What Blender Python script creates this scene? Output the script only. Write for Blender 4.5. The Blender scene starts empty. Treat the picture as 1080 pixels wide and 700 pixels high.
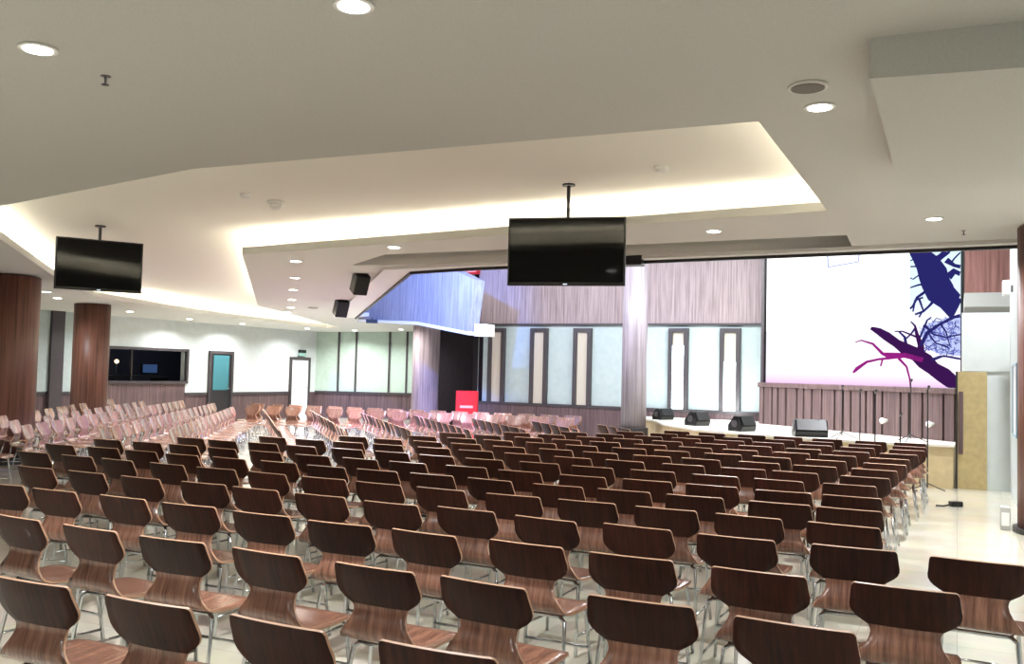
import bpy, bmesh, math, random
from mathutils import Vector, Matrix
from mathutils.geometry import tessellate_polygon
random.seed(7)
S = bpy.context.scene
C = S.collection
PI = math.pi

# ------------------------------------------------------------------ helpers
def link(o, parent=None):
    C.objects.link(o)
    if parent: o.parent = parent
    return o

def obj(name, bm, mats, parent=None, smooth=False):
    me = bpy.data.meshes.new(name)
    bmesh.ops.recalc_face_normals(bm, faces=bm.faces)
    bm.to_mesh(me); bm.free()
    for m in (mats if isinstance(mats, (list, tuple)) else [mats]): me.materials.append(m)
    if smooth:
        for p in me.polygons: p.use_smooth = True
    return link(bpy.data.objects.new(name, me), parent)

def thing(name, label, cat, loc=(0, 0, 0), rz=0, group=None):
    o = bpy.data.objects.new(name, None); link(o)
    o.empty_display_size = .1
    o.location = loc; o.rotation_euler = (0, 0, rz)
    o['label'] = label; o['category'] = cat
    if group: o['group'] = group
    return o

def tag(o, label, cat, group=None):
    o['label'] = label; o['category'] = cat
    if group: o['group'] = group
    return o

def struct(name, bm, m, parent=None, smooth=False, label=None):
    o = obj(name, bm, m, parent, smooth)
    if parent is None:
        o['kind'] = 'structure'
        if label: o['label'] = label
    return o

def box(bm, x0, x1, y0, y1, z0, z1, mi=0, M=None):
    vs = [bm.verts.new((x, y, z)) for z in (z0, z1) for x, y in ((x0, y0), (x1, y0), (x1, y1), (x0, y1))]
    if M is not None:
        for v in vs: v.co = M @ v.co
    for f in ((3, 2, 1, 0), (4, 5, 6, 7), (0, 1, 5, 4), (1, 2, 6, 5), (2, 3, 7, 6), (3, 0, 4, 7)):
        bm.faces.new([vs[i] for i in f]).material_index = mi
    return vs

def nbox(*a, **k):
    bm = bmesh.new(); box(bm, *a, **k); return bm

def bevel(bm, w, seg=2):
    bmesh.ops.bevel(bm, geom=list(bm.edges), offset=w, segments=seg, affect='EDGES', profile=.6)
    return bm

def tube(bm, pts, r, n=8, mi=0, caps=True):
    pts = [Vector(p) for p in pts]; rings = []
    up = None
    for i, p in enumerate(pts):
        if i == 0: d = pts[1] - p
        elif i == len(pts) - 1: d = p - pts[i - 1]
        else: d = (pts[i + 1] - p).normalized() + (p - pts[i - 1]).normalized()
        d.normalize()
        if up is None:
            up = Vector((0, 0, 1)) if abs(d.z) < .9 else Vector((1, 0, 0))
        a = d.cross(up).normalized(); b = a.cross(d).normalized(); up = b
        rr = r[i] if isinstance(r, (list, tuple)) else r
        rings.append([bm.verts.new(p + a * math.cos(t) * rr + b * math.sin(t) * rr) for t in [2 * PI * k / n for k in range(n)]])
    for A, B in zip(rings, rings[1:]):
        for k in range(n):
            bm.faces.new((A[k], A[(k + 1) % n], B[(k + 1) % n], B[k])).material_index = mi
    if caps:
        bm.faces.new(rings[0][::-1]).material_index = mi; bm.faces.new(rings[-1]).material_index = mi

def lathe(bm, prof, n=32, c=(0, 0, 0), mi=0):
    rings = [[bm.verts.new((c[0] + r * math.cos(2 * PI * k / n), c[1] + r * math.sin(2 * PI * k / n), c[2] + z)) for k in range(n)] for r, z in prof]
    for A, B in zip(rings, rings[1:]):
        for k in range(n): bm.faces.new((A[k], A[(k + 1) % n], B[(k + 1) % n], B[k])).material_index = mi
    bm.faces.new(rings[0][::-1]).material_index = mi; bm.faces.new(rings[-1]).material_index = mi

def prism(bm, pts, off, mi=0):
    """A polygon in space extruded by the vector OFF."""
    off = Vector(off)
    a = [bm.verts.new(p) for p in pts]; b = [bm.verts.new(Vector(p) + off) for p in pts]
    n = len(a)
    tris = tessellate_polygon([[Vector(p) for p in pts]])
    for t in tris:
        bm.faces.new([a[i] for i in t]).material_index = mi
        bm.faces.new([b[i] for i in reversed(t)]).material_index = mi
    for i in range(n):
        bm.faces.new((a[i], a[(i + 1) % n], b[(i + 1) % n], b[i])).material_index = mi

# ------------------------------------------------------------------ materials
def lin(c):
    return tuple(((v / 255) / 12.92 if v / 255 <= .04045 else ((v / 255 + .055) / 1.055) ** 2.4) for v in c) + (1,)

def mat(name, rgb, rough=.5, metal=0., spec=.5, coat=0., noise=None, emit=None, es=0.):
    m = bpy.data.materials.new(name); m.use_nodes = True
    nt = m.node_tree; b = nt.nodes['Principled BSDF']
    b.inputs['Base Color'].default_value = lin(rgb)
    b.inputs['Roughness'].default_value = rough; b.inputs['Metallic'].default_value = metal
    b.inputs['Specular IOR Level'].default_value = spec; b.inputs['Coat Weight'].default_value = coat
    if emit:
        b.inputs['Emission Color'].default_value = lin(emit); b.inputs['Emission Strength'].default_value = es
    if noise:
        sc, amt = noise
        tc = nt.nodes.new('ShaderNodeTexCoord'); n = nt.nodes.new('ShaderNodeTexNoise'); n.inputs['Scale'].default_value = sc; n.inputs['Detail'].default_value = 4
        mx = nt.nodes.new('ShaderNodeMix'); mx.data_type = 'RGBA'
        nt.links.new(tc.outputs['Object'], n.inputs['Vector']); nt.links.new(n.outputs['Fac'], mx.inputs[0])
        mx.inputs[6].default_value = lin([max(0, v * (1 - amt)) for v in rgb]); mx.inputs[7].default_value = lin([min(255, v * (1 + amt)) for v in rgb])
        nt.links.new(mx.outputs[2], b.inputs['Base Color'])
    return m

def wood(name, dark, light, rough=.4, coat=0., scale=(30, 30, 1.2), rnd=False, spec=.5, axis_rand=0., bump=0.):
    m = bpy.data.materials.new(name); m.use_nodes = True
    nt = m.node_tree; N = nt.nodes; L = nt.links; b = N['Principled BSDF']
    tc = N.new('ShaderNodeTexCoord'); mp = N.new('ShaderNodeMapping'); mp.inputs['Scale'].default_value = scale
    L.new(tc.outputs['Object'], mp.inputs['Vector'])
    n = N.new('ShaderNodeTexNoise'); n.inputs['Scale'].default_value = 1.; n.inputs['Detail'].default_value = 6; n.inputs['Roughness'].default_value = .65
    L.new(mp.outputs['Vector'], n.inputs['Vector'])
    cr = N.new('ShaderNodeValToRGB'); cr.color_ramp.elements[0].position = .32; cr.color_ramp.elements[1].position = .68
    cr.color_ramp.elements[0].color = lin(dark); cr.color_ramp.elements[1].color = lin(light)
    L.new(n.outputs['Fac'], cr.inputs['Fac'])
    out = cr.outputs['Color']
    if rnd:
        oi = N.new('ShaderNodeObjectInfo')
        add = N.new('ShaderNodeVectorMath'); add.operation = 'SCALE'; add.inputs['Scale'].default_value = 40
        cx = N.new('ShaderNodeCombineXYZ'); L.new(oi.outputs['Random'], cx.inputs[0]); L.new(oi.outputs['Random'], cx.inputs[1])
        L.new(cx.outputs[0], add.inputs[0]); ad = N.new('ShaderNodeVectorMath'); L.new(mp.outputs['Vector'], ad.inputs[0]); L.new(add.outputs[0], ad.inputs[1])
        L.new(ad.outputs[0], n.inputs['Vector'])
        hs = N.new('ShaderNodeHueSaturation'); mr = N.new('ShaderNodeMapRange'); mr.inputs[3].default_value = .7; mr.inputs[4].default_value = 1.35
        L.new(oi.outputs['Random'], mr.inputs[0]); L.new(mr.outputs[0], hs.inputs['Value']); L.new(out, hs.inputs['Color']); out = hs.outputs['Color']
    L.new(out, b.inputs['Base Color'])
    b.inputs['Roughness'].default_value = rough; b.inputs['Coat Weight'].default_value = coat; b.inputs['Coat Roughness'].default_value = .15
    b.inputs['Specular IOR Level'].default_value = spec
    return m

def tile_floor():
    m = bpy.data.materials.new('polished_tile'); m.use_nodes = True
    nt = m.node_tree; N = nt.nodes; L = nt.links; b = N['Principled BSDF']
    tc = N.new('ShaderNodeTexCoord'); br = N.new('ShaderNodeTexBrick'); br.offset = 0
    br.inputs['Scale'].default_value = 1; br.inputs['Brick Width'].default_value = .6; br.inputs['Row Height'].default_value = .6
    br.inputs['Mortar Size'].default_value = .003; br.inputs['Mortar Smooth'].default_value = .3
    br.inputs['Color1'].default_value = lin((216, 210, 192)); br.inputs['Color2'].default_value = lin((208, 202, 184)); br.inputs['Mortar'].default_value = lin((186, 178, 160))
    L.new(tc.outputs['Object'], br.inputs['Vector'])
    n = N.new('ShaderNodeTexNoise'); n.inputs['Scale'].default_value = 3; n.inputs['Detail'].default_value = 6
    L.new(tc.outputs['Object'], n.inputs['Vector'])
    mx = N.new('ShaderNodeMix'); mx.data_type = 'RGBA'; mx.blend_type = 'MULTIPLY'; mx.inputs[0].default_value = .25
    L.new(br.outputs['Color'], mx.inputs[6]); L.new(n.outputs['Color'], mx.inputs[7])
    L.new(mx.outputs[2], b.inputs['Base Color']); b.inputs['Roughness'].default_value = .16; b.inputs['Coat Weight'].default_value = .25; b.inputs['Coat Roughness'].default_value = .04
    return m

M = {}
M['ceiling'] = mat('ceiling_plaster', (208, 208, 202), .9, spec=.1, noise=(90, .05))
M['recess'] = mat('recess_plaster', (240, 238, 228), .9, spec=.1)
M['floor'] = tile_floor()
M['fabric'] = mat('acoustic_panel_fabric', (176, 188, 186), .85, spec=.15, noise=(8, .05))
M['fabric_green'] = mat('green_tinted_panel', (178, 196, 182), .85, spec=.15, noise=(8, .05))
M['paint'] = mat('pale_wall_paint', (202, 208, 206), .8, spec=.15, noise=(5, .04))
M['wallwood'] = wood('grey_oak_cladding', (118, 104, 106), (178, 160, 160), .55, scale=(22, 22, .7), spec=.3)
M['wainwood'] = wood('brown_wainscot', (70, 54, 56), (112, 92, 92), .5, scale=(25, 25, .8), spec=.3)
M['colwood'] = wood('brown_column_veneer', (72, 42, 34), (124, 84, 70), .42, scale=(18, 18, .6), spec=.35)
M['redwood'] = wood('reddish_cladding', (96, 62, 56), (140, 100, 92), .5, scale=(20, 20, .7), spec=.3)
M['greycol'] = wood('pale_column_veneer', (112, 102, 106), (160, 150, 156), .4, scale=(18, 18, .6), spec=.4)
M['dark'] = mat('dark_frame', (38, 36, 38), .45)
M['dark_trim'] = mat('dark_wall_trim', (62, 56, 58), .5)
M['black'] = mat('black_plastic', (10, 10, 11), .35)
M['void'] = mat('black_curtain', (30, 24, 30), .9, spec=.05, noise=(4, .3))
M['glossblack'] = mat('glossy_screen_glass', (3, 3, 4), .05, spec=.22)
M['white'] = mat('white_plastic', (228, 228, 222), .5)
M['chrome'] = mat('chrome_tube', (200, 205, 208), .16, metal=1.)
M['steel'] = mat('grey_steel', (120, 120, 122), .35, metal=1.)
M['ply'] = wood('chair_walnut_shaded', (32, 13, 8), (64, 30, 20), .45, coat=.04, scale=(45, 4, 4), rnd=True, spec=.2)  # dark copy of the chair veneer, shade on the rear painted into the colour
M['ply_lit'] = wood('chair_walnut_lit', (92, 60, 48), (148, 106, 86), .26, coat=.5, scale=(45, 4, 4), rnd=True)  # light copy of the same veneer, light on seat and front painted in
M['plyedge'] = mat('plywood_edge', (186, 146, 116), .4)
M['rubber'] = mat('black_rubber', (14, 14, 14), .6)
M['red'] = mat('red_enamel', (200, 22, 24), .4)
M['redlit'] = mat('red_sign_face', (190, 26, 28), .4)
M['pink'] = mat('pale_lettering_bar', (232, 150, 140), .5)
M['tan'] = mat('tan_veneer', (176, 158, 112), .5, noise=(12, .12))
M['stage'] = mat('stage_carpet_cream', (224, 218, 204), .6, noise=(14, .05))
M['stagefront'] = mat('stage_front_tan', (196, 176, 136), .5, noise=(9, .1))
M['slat'] = wood('slatted_panel_wood', (84, 66, 66), (124, 102, 100), .5, scale=(24, 24, .8), spec=.3)
M['gap'] = mat('panel_groove', (30, 20, 22), .7)
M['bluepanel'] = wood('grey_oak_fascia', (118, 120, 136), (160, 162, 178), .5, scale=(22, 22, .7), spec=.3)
M['teal'] = mat('teal_door_glass', (70, 120, 128), .15, spec=.6)
M['doorwhite'] = mat('white_door_paint', (236, 238, 240), .4)
M['grey'] = mat('grey_socket_box', (170, 170, 164), .5)
M['booth'] = mat('booth_interior', (46, 44, 52), .7)
M['blueframe'] = mat('blue_grey_frame', (110, 150, 170), .3)
def emis(name, rgb, s):
    m = bpy.data.materials.new(name); m.use_nodes = True; nt = m.node_tree
    nt.nodes.remove(nt.nodes['Principled BSDF']); e = nt.nodes.new('ShaderNodeEmission')
    e.inputs[0].default_value = lin(rgb); e.inputs[1].default_value = s
    nt.links.new(e.outputs[0], nt.nodes['Material Output'].inputs[0]); return m
M['lamp'] = emis('downlight_diffuser', (255, 252, 244), 14)
M['cove'] = emis('warm_led_strip', (255, 240, 206), 1)
M['niche_glow'] = emis('glowing_niche_panel', (225, 245, 255), 9)  # emission put into the niche panels in place of light beams on them
M['booth_lamp'] = emis('booth_lamp', (255, 220, 170), 4)
M['booth_screen'] = emis('booth_monitor_glow', (70, 100, 150), .5)
M['logo_glow'] = emis('glowing_logo_mark', (220, 230, 255), 1.2)  # glow put into the pale TV logo marks, which are no lamps
glass = mat('booth_glass', (255, 255, 255), .03); glass.node_tree.nodes['Principled BSDF'].inputs['Transmission Weight'].default_value = 1.; glass.node_tree.nodes['Principled BSDF'].inputs['IOR'].default_value = 1.1
M['glass'] = glass

# ------------------------------------------------------------------ camera
F, PITCH, ROLL, H, PHI = 965.1, .04448, .02445, 1.676, math.radians(26.005)
def rotz(v):
    x, y, z = v; return Vector((x * math.cos(PHI) - y * math.sin(PHI), x * math.sin(PHI) + y * math.cos(PHI), z))
fw = rotz((0, math.cos(PITCH), math.sin(PITCH))); up = rotz((0, -math.sin(PITCH), math.cos(PITCH))); rt = rotz((1, 0, 0))
ix = rt * math.cos(ROLL) + up * math.sin(ROLL); iy = up * math.cos(ROLL) - rt * math.sin(ROLL)
cam = bpy.data.cameras.new('camera'); cam.sensor_width = 36; cam.lens = F * 36 / 1080; cam.clip_start = .05; cam.clip_end = 200
co = bpy.data.objects.new('camera', cam); link(co)
R3 = Matrix((ix, iy, -fw)).transposed(); co.matrix_world = Matrix.Translation((0, 0, H)) @ R3.to_4x4()
S.camera = co

# ------------------------------------------------------------------ ceiling with recessed channel and slot
def cz(x, dz=0): return 3.5 + .03 * x + dz
channel = [(-5.79, 5.68), (-1.25, 6.39), (-1.24, 10.05), (-3.44, 9.93), (-6.3, 9.86), (-8.96, 9.74), (-14.37, 16.19), (-17.6, 23.6), (-18.1, 23.6),
           (-17.7, 19.6), (-17.2, 17.1), (-15.85, 13.0), (-13.42, 10.18), (-9.45, 6.08)]
slot = [(-1.27, 12.95), (-1.23, 11.83), (-3.94, 11.33), (-7.2, 10.65), (-8.3, 11.4), (-7.4, 11.75), (-4.3, 12.2)]
outer = [(2.6, -5), (2.6, 13.6), (.75, 13.33), (-4.34, 12.52), (-6.56, 12.12), (-7.72, 12.12), (-14.29, 19.82), (-13.0, 21.8), (-11.0, 22.2), (-11.0, 28), (-20.1, 28), (-20.1, -5)]
def slab(name, outer, holes, z0, z1, m):
    bm = bmesh.new(); loops = [outer] + holes; flat = [p for l in loops for p in l]
    lo = [bm.verts.new((x, y, cz(x, z0))) for x, y in flat]; hi = [bm.verts.new((x, y, cz(x, z1))) for x, y in flat]
    for t in tessellate_polygon([[Vector((x, y, 0)) for x, y in l] for l in loops]):
        bm.faces.new([lo[i] for i in t]); bm.faces.new([hi[i] for i in reversed(t)])
    k = 0
    for l in loops:
        n = len(l)
        for i in range(n):
            a, b = k + i, k + (i + 1) % n
            bm.faces.new((lo[a], lo[b], hi[b], hi[a]))
        k += n
    return struct(name, bm, m)
slab('ceiling', outer, [channel, slot], 0, .1, M['ceiling'])

def area(poly): return sum(a[0] * b[1] - b[0] * a[1] for a, b in zip(poly, poly[1:] + poly[:1])) / 2
def offset(poly, d):
    s = 1 if area(poly) > 0 else -1; out = []
    n = len(poly)
    for i in range(n):
        a, b, c = Vector(poly[i - 1]), Vector(poly[i]), Vector(poly[(i + 1) % n])
        e1, e2 = (b - a).normalized(), (c - b).normalized()
        n1, n2 = Vector((e1.y, -e1.x)) * s, Vector((e2.y, -e2.x)) * s
        m = n1 + n2; m = m / max(m.length_squared / 2, .35) 
        out.append(tuple(b + m * d))
    return out
def recess(name, poly, d, h, m, nm):
    big = offset(poly, d); bm = bmesh.new(); n = len(big)
    top = [bm.verts.new((x, y, cz(x, h))) for x, y in big]; low = [bm.verts.new((x, y, cz(x, .1))) for x, y in big]
    for t in tessellate_polygon([[Vector((x, y, 0)) for x, y in big]]): bm.faces.new([top[i] for i in t])
    for i in range(n): bm.faces.new((low[i], low[(i + 1) % n], top[(i + 1) % n], top[i]))
    return struct(name, bm, m)
recess('ceiling_recess', channel, .55, .34, M['recess'], 0)
recess('ceiling_slot', slot, .05, .3, M['ceiling'], 0)

# led strip on the ledge around the channel, hidden by the lip
strip = offset(channel, .22); strip2 = offset(channel, .28)
bm = bmesh.new(); n = len(strip)
for i in range(n):
    a, b, c, d = strip[i], strip[(i + 1) % n], strip2[(i + 1) % n], strip2[i]
    v = [bm.verts.new((p[0], p[1], cz(p[0], .125))) for p in (a, b, c, d)]; w = [bm.verts.new((p[0], p[1], cz(p[0], .105))) for p in (a, b, c, d)]
    bm.faces.new(v); bm.faces.new(w[::-1]).material_index = 1
    for k in range(4): bm.faces.new((v[k], v[(k + 1) % 4], w[(k + 1) % 4], w[k])).material_index = 1
cs = obj('cove_light', bm, [emis('warm_led_tape', (255, 246, 226), 72), M['white']])
tag(cs, 'warm LED strip light running along the ledge of the ceiling recess', 'cove light')

# thin white trim band along the stage-side edge of the hall ceiling
edge = [(.75, 13.33), (-4.34, 12.52), (-6.56, 12.12), (-7.72, 12.12), (-14.29, 19.82)]
inner = [(.75, 13.13), (-4.3, 12.33), (-6.5, 11.93), (-7.95, 11.75), (-14.75, 19.5)]
bm = bmesh.new(); pts = edge + inner[::-1]
prism(bm, [(x, y, cz(x, -.05)) for x, y in pts], (0, 0, .049))
struct('trim_1', bm, M['white'])
bm = bmesh.new(); pts = [(x, y) for x, y in edge] + [(x + .0, y + .06) for x, y in edge[::-1]]
prism(bm, [(x, y + .005, cz(x, -.09)) for x, y in pts], (0, 0, .08))
struct('trim_2', bm, M['dark'])

# dropped soffit near the right wall
bm = bmesh.new(); prism(bm, [(-.42, 5.09, 3.27), (2.6, 5.5, 3.27), (2.6, 8.6, 3.27), (-.43, 8.1, 3.27)], (0, 0, .3))
struct('ceiling_soffit', bm, M['ceiling'])

# upper ceiling over the stage
struct('ceiling_stage', nbox(-20, 2.8, 12.2, 23, 5.0, 5.1), M['ceiling'])
# riser behind the hall ceiling edge, facing the stage
bm = bmesh.new()
for a, b in zip(edge, edge[1:]):
    v = [bm.verts.new(p) for p in ((a[0], a[1] - .02, cz(a[0], .1)), (b[0], b[1] - .02, cz(b[0], .1)), (b[0], b[1] - .02, 5.0), (a[0], a[1] - .02, 5.0))]
    bm.faces.new(v)
struct('wall_header', bm, M['paint'])

# ------------------------------------------------------------------ floor and walls
struct('floor', nbox(-20.1, 2.8, -5.1, 28.2, -.1, 0), M['floor'])
struct('wall_back', nbox(-20.1, 2.8, -5.2, -5, 0, 3.6), M['paint'])
struct('wall_right', nbox(2.6, 2.8, -5, 22, 0, 5), M['paint'])

# left wall with booth window opening
bm = bmesh.new()
X = -19.8
yb0, yb1, zb0, zb1 = 16.56, 19.42, 1.21, 2.05      # booth window
box(bm, X - .2, X, -5, yb0, .86, 3.3); box(bm, X - .2, X, yb0, yb1, zb1, 3.3); box(bm, X - .2, X, yb1, 25.3, .86, 3.3)
box(bm, X - .2, X, -5, yb0, 0, .86, 1); box(bm, X - .2, X, yb0 - .0, yb1, 0, zb0, 1); box(bm, X - .2, X, yb1, 25.3, 0, .86, 1)
struct('wall_left', bm, [M['paint'], M['wainwood']])
struct('trim_3', nbox(X, X + .03, -5, yb0, .86, .93), M['dark_trim'])
struct('trim_4', nbox(X, X + .03, yb1, 20.25, .80, .88), M['dark_trim'])
struct('trim_5', nbox(X, X + .03, 21.3, 23.9, .80, .88), M['dark_trim'])
# tall fabric panels and dark pilaster behind the columns
for k, (a, b) in enumerate(((11.2, 13.2), (13.4, 15.0), (15.35, 16.3))):
    struct('wall_panel_%d' % (k + 1), nbox(X, X + .04, a, b, .95, 3.2), M['fabric'])
struct('trim_6', nbox(X, X + .12, 15.0, 15.35, .0, 3.2), M['dark_trim'])
# booth
win = struct('window_1', (lambda b: (box(b, X - .05, X + .05, yb0 - .07, yb0, zb0 - .07, zb1 + .07), box(b, X - .05, X + .05, yb1, yb1 + .07, zb0 - .07, zb1 + .07),
      box(b, X - .05, X + .05, yb0, yb1, zb1, zb1 + .07), box(b, X - .05, X + .05, yb0, yb1, zb0 - .07, zb0), box(b, X - .12, X - .06, 17.55, 17.6, zb0, zb1), b)[-1])(bmesh.new()), M['dark_trim'])
obj('window_glass', nbox(X - .05, X - .04, yb0, yb1, zb0, zb1), M['glass'], win)
struct('wall_booth_back', nbox(X - 3.1, X - 3, 15.6, 22.2, 0, 2.6), M['booth'])
struct('wall_booth_side', nbox(X - 3, X - .2, 15.5, 15.6, 0, 2.6), M['booth'])
struct('wall_booth_far_side', nbox(X - 3, X - .2, 22.2, 22.3, 0, 2.6), M['booth'])
struct('ceiling_booth', nbox(X - 3.1, X - .2, 15.5, 22.3, 2.6, 2.7), M['booth'])
t = thing('wall_lamp', 'small warm lamp glowing behind the dark control booth window', 'lamp', (X - 1.6, 18.4, 1.72))
b = bmesh.new(); lathe(b, [(.02, -.05), (.055, -.02), (.055, .03), (.02, .06)], 12); obj('bulb', b, M['booth_lamp'], t, True)
b = bmesh.new(); tube(b, [(0, 0, -.05), (0, 0, -.6), (0, 0, -.4)], [.012, .012, .06], 8); obj('stand', b, M['steel'], t)
t = thing('computer_monitor', 'bluish glowing monitor inside the control booth window', 'monitor', (X - 1.6, 19.6, 1.36))
obj('screen', nbox(.0, .012, -.26, .26, .06, .3), M['booth_screen'], t)
b = bmesh.new(); box(b, -.05, .0, -.3, .3, .03, .33); tube(b, [(-.04, 0, .1), (-.04, 0, 0)], .02); box(b, -.12, .05, -.12, .12, -.01, .01); obj('housing', b, M['black'], t)
t = thing('booth_desk', 'dark desk with a console behind the control booth glass', 'desk', (X - 1.6, 18.8, 0))
obj('desk_top', nbox(-.5, .3, -1.4, 1.4, 1.27, 1.33), M['dark'], t); 
for yy in (-1.35, 1.25): obj('leg', nbox(-.45, .25, yy, yy + .1, 0, 1.27), M['dark'], t)
# doors in the left wall
def door(name, y0, y1, zt, leaf, xx=X):
    b = bmesh.new(); box(b, xx, xx + .07, y0 - .08, y0, 0, zt + .09); box(b, xx, xx + .07, y1, y1 + .08, 0, zt + .09); box(b, xx, xx + .07, y0, y1, zt, zt + .09)
    d = struct(name, b, M['dark_trim'])
    obj('door_leaf', nbox(xx, xx + .035, y0, y1, 0, zt), leaf, d)
    hb = bmesh.new(); tube(hb, [(xx + .035, y1 - .1, 1.0), (xx + .09, y1 - .1, 1.0), (xx + .09, y1 - .22, 1.0)], .012); obj('door_handle', hb, M['steel'], d)
    return d
d1 = door('door_1', 20.36, 21.2, 2.02, M['dark'])
obj('door_glass', nbox(X + .03, X + .045, 20.46, 21.1, .95, 1.98), M['teal'], d1)
d2 = door('door_2', 24.0, 24.86, 1.93, M['doorwhite'])
t = thing('exit_sign', 'small black and green sign above the white door', 'sign', (X + .02, 24.5, 2.1))
obj('housing', nbox(0, .06, -.17, .17, .07, .17), M['black'], t); obj('sign_face', nbox(0, .05, -.17, .17, -.04, .07), mat('pale_green_sign', (150, 190, 180), .4), t)

# rear wall (far corner), panelled
def wall_seg(name, a, b, z0, z1, m, th=.2, inside=None):
    a, b = Vector(a), Vector(b); d = (b - a); nrm = Vector((-d.y, d.x)).normalized() * th
    bm = bmesh.new(); prism(bm, [(a.x, a.y, z0), (b.x, b.y, z0), (b.x, b.y, z1), (a.x, a.y, z1)], (nrm.x, nrm.y, 0)); return struct(name, bm, m)
A, B = Vector((-19.8, 25.3)), Vector((-16.2, 26.9))
wall_seg('wall_rear', A, B, .86, 3.4, M['fabric_green']); wall_seg('wall_rear_base', A, B, 0, .86, M['wainwood'])
dirv = (B - A).normalized(); L_ = (B - A).length; nr = Vector((dirv.y, -dirv.x))
for k, s in enumerate((.75, 1.35, 2.5, 3.1, 3.7)):
    p = A + dirv * s; q = p + dirv * .07
    wall_seg('trim_rear_%d' % (k + 1), p + nr * .03, q + nr * .03, .86, 3.1, M['dark_trim'], .04)
wall_seg('trim_7', A + nr * .04, B + nr * .04, .82, .90, M['dark_trim'], .04)
# dark curtained opening between rear wall and stage wall
wall_seg('wall_opening', (-16.2, 26.9), (-12.6, 23.3), 0, 3.4, M['void'])
wall_seg('wall_opening_side', (-12.6, 23.3), (-11.45, 21.5), 0, 5, M['void'])

# stage-side wall at y=21.5
Y = 21.5
bm = bmesh.new(); box(bm, -11.5, 2.8, Y, Y + .2, 2.93, 5.0); struct('wall_front_upper', bm, M['wallwood'])
struct('wall_front', nbox(-11.5, 2.8, Y + .06, Y + .2, .86, 2.93), M['fabric'])
struct('wall_front_base', nbox(-11.5, 2.8, Y, Y + .2, 0, .86), M['wainwood'])
struct('trim_8', nbox(-11.5, -3.9, Y - .03, Y, .84, .91), M['dark_trim'])
struct('trim_9', nbox(-11.5, -3.9, Y - .03, Y, 2.91, 2.96), M['dark_trim'])
for k, x in enumerate((-10.92, -9.70, -8.50, -6.03, -4.79)):
    b = bmesh.new(); w = .24; zt = 2.84
    box(b, x - w, x - w + .1, Y - .06, Y + .08, .91, zt); box(b, x + w - .1, x + w, Y - .06, Y + .08, .91, zt); box(b, x - w + .1, x + w - .1, Y - .06, Y + .08, zt - .1, zt)
    o = struct('trim_niche_%d' % (k + 1), b, M['dark_trim'])
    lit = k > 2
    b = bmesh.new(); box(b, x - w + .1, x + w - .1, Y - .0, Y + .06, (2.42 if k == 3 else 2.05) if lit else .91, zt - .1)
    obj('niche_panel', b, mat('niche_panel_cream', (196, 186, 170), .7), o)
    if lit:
        obj('glow_panel', nbox(x - w + .1, x + w - .1, Y - .03, Y + .06, .91, 2.42 if k == 3 else 2.05), M['niche_glow'], o)
struct('trim_10', nbox(-3.9, -3.86, 20.5, Y + .1, .7, 5), M['dark_trim'])

# ------------------------------------------------------------------ columns
def column(name, x, y, r, z1, m, base=None, z0=0):
    b = bmesh.new(); lathe(b, [(r, z0), (r, z1)], 40, (x, y, 0)); o = struct(name, b, m, smooth=False)
    for p in o.data.polygons: p.use_smooth = abs(p.normal.z) < .5
    if base:
        b = bmesh.new(); lathe(b, [(r + .05, base[0]), (r + .05, base[1])], 40, (x, y, 0)); obj('column_base', b, M['dark'], o)
    return o
column('column_left', -14.3, 9.9, .6, cz(-14.6), M['colwood'], (0, .15))
column('column_left_rear', -17.42, 14.27, .38, cz(-17.5), M['colwood'], (0, .15))
column('column_stage', -6.3, 19.0, .27, 5, M['greycol'], (.38, .56))
struct('column_plinth', nbox(-6.62, -5.98, 18.68, 19.32, 0, .38), M['stagefront'])
column('column_rear', -13.45, 22.1, .38, 3.4, M['wallwood'], (0, .15))
column('column_right', 1.12, 12.1, .5, cz(.6) - .02, M['colwood'], (0, .06))

# ------------------------------------------------------------------ stage
stage_edge = [(-7.1, 21.5), (-6.15, 20.0), (-5.4, 18.5), (-4.48, 17.25), (-3.35, 16.5), (-2.32, 16.25), (-1.11, 16.1), (-.06, 16.3), (-.02, 21.5)]
bm = bmesh.new(); prism(bm, [(x, y, 0) for x, y in stage_edge], (0, 0, .66)); so = struct('floor_stage', bm, M['stagefront'])
bm = bmesh.new(); prism(bm, [(x, y, .66) for x, y in [(-7.15, 21.5), (-6.2, 19.97), (-5.44, 18.45), (-4.5, 17.2), (-3.37, 16.45), (-2.32, 16.2), (-1.11, 16.05), (-.04, 16.25), (-.0, 21.5)]], (0, 0, .04)); obj('stage_deck', bm, M['stage'], so)

# slatted wooden counter below the screen
pa, pb = Vector((-3.9, 20.4)), Vector((-.02, 17.05)); d = (pb - pa); Ln = d.length; ang = math.atan2(d.y, d.x)
t = thing('slatted_counter', 'long brown slatted wood counter under the big screen on stage', 'counter', (pa.x, pa.y, .70), ang)
b = bmesh.new(); box(b, 0, Ln, .04, .10, 0, .80); obj('back_panel', b, M['gap'], t)
x = 0.0; k = 0
pat = [.13, .24, .15, .22, .3, .17, .2, .25, .33, .19, .16, .36, .15, .17, .40, .15, .26, .42, .2]
sc = (Ln - .05 * len(pat)) / sum(pat)
for w in pat:
    w *= sc
    bb = bmesh.new(); box(bb, x, x + w, 0, .05, .0, .80); o = obj('slat', bb, M['slat'], t)
    x += w + .05
b = bmesh.new(); box(b, -.03, Ln, -.03, .14, .80, .90); obj('counter_top', bevel(b, .008, 1), M['slat'], t)
for s in (3.62, 4.66):
    t2 = obj('door_knob', (lambda q: (tube(q, [(s, 0, .27), (s, -.06, .27), (s, -.12, .27)], [.035, .035, .06], 12), q)[-1])(bmesh.new()), M['white'], t, True)
    t2['label'] = 'round white knob'

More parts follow.
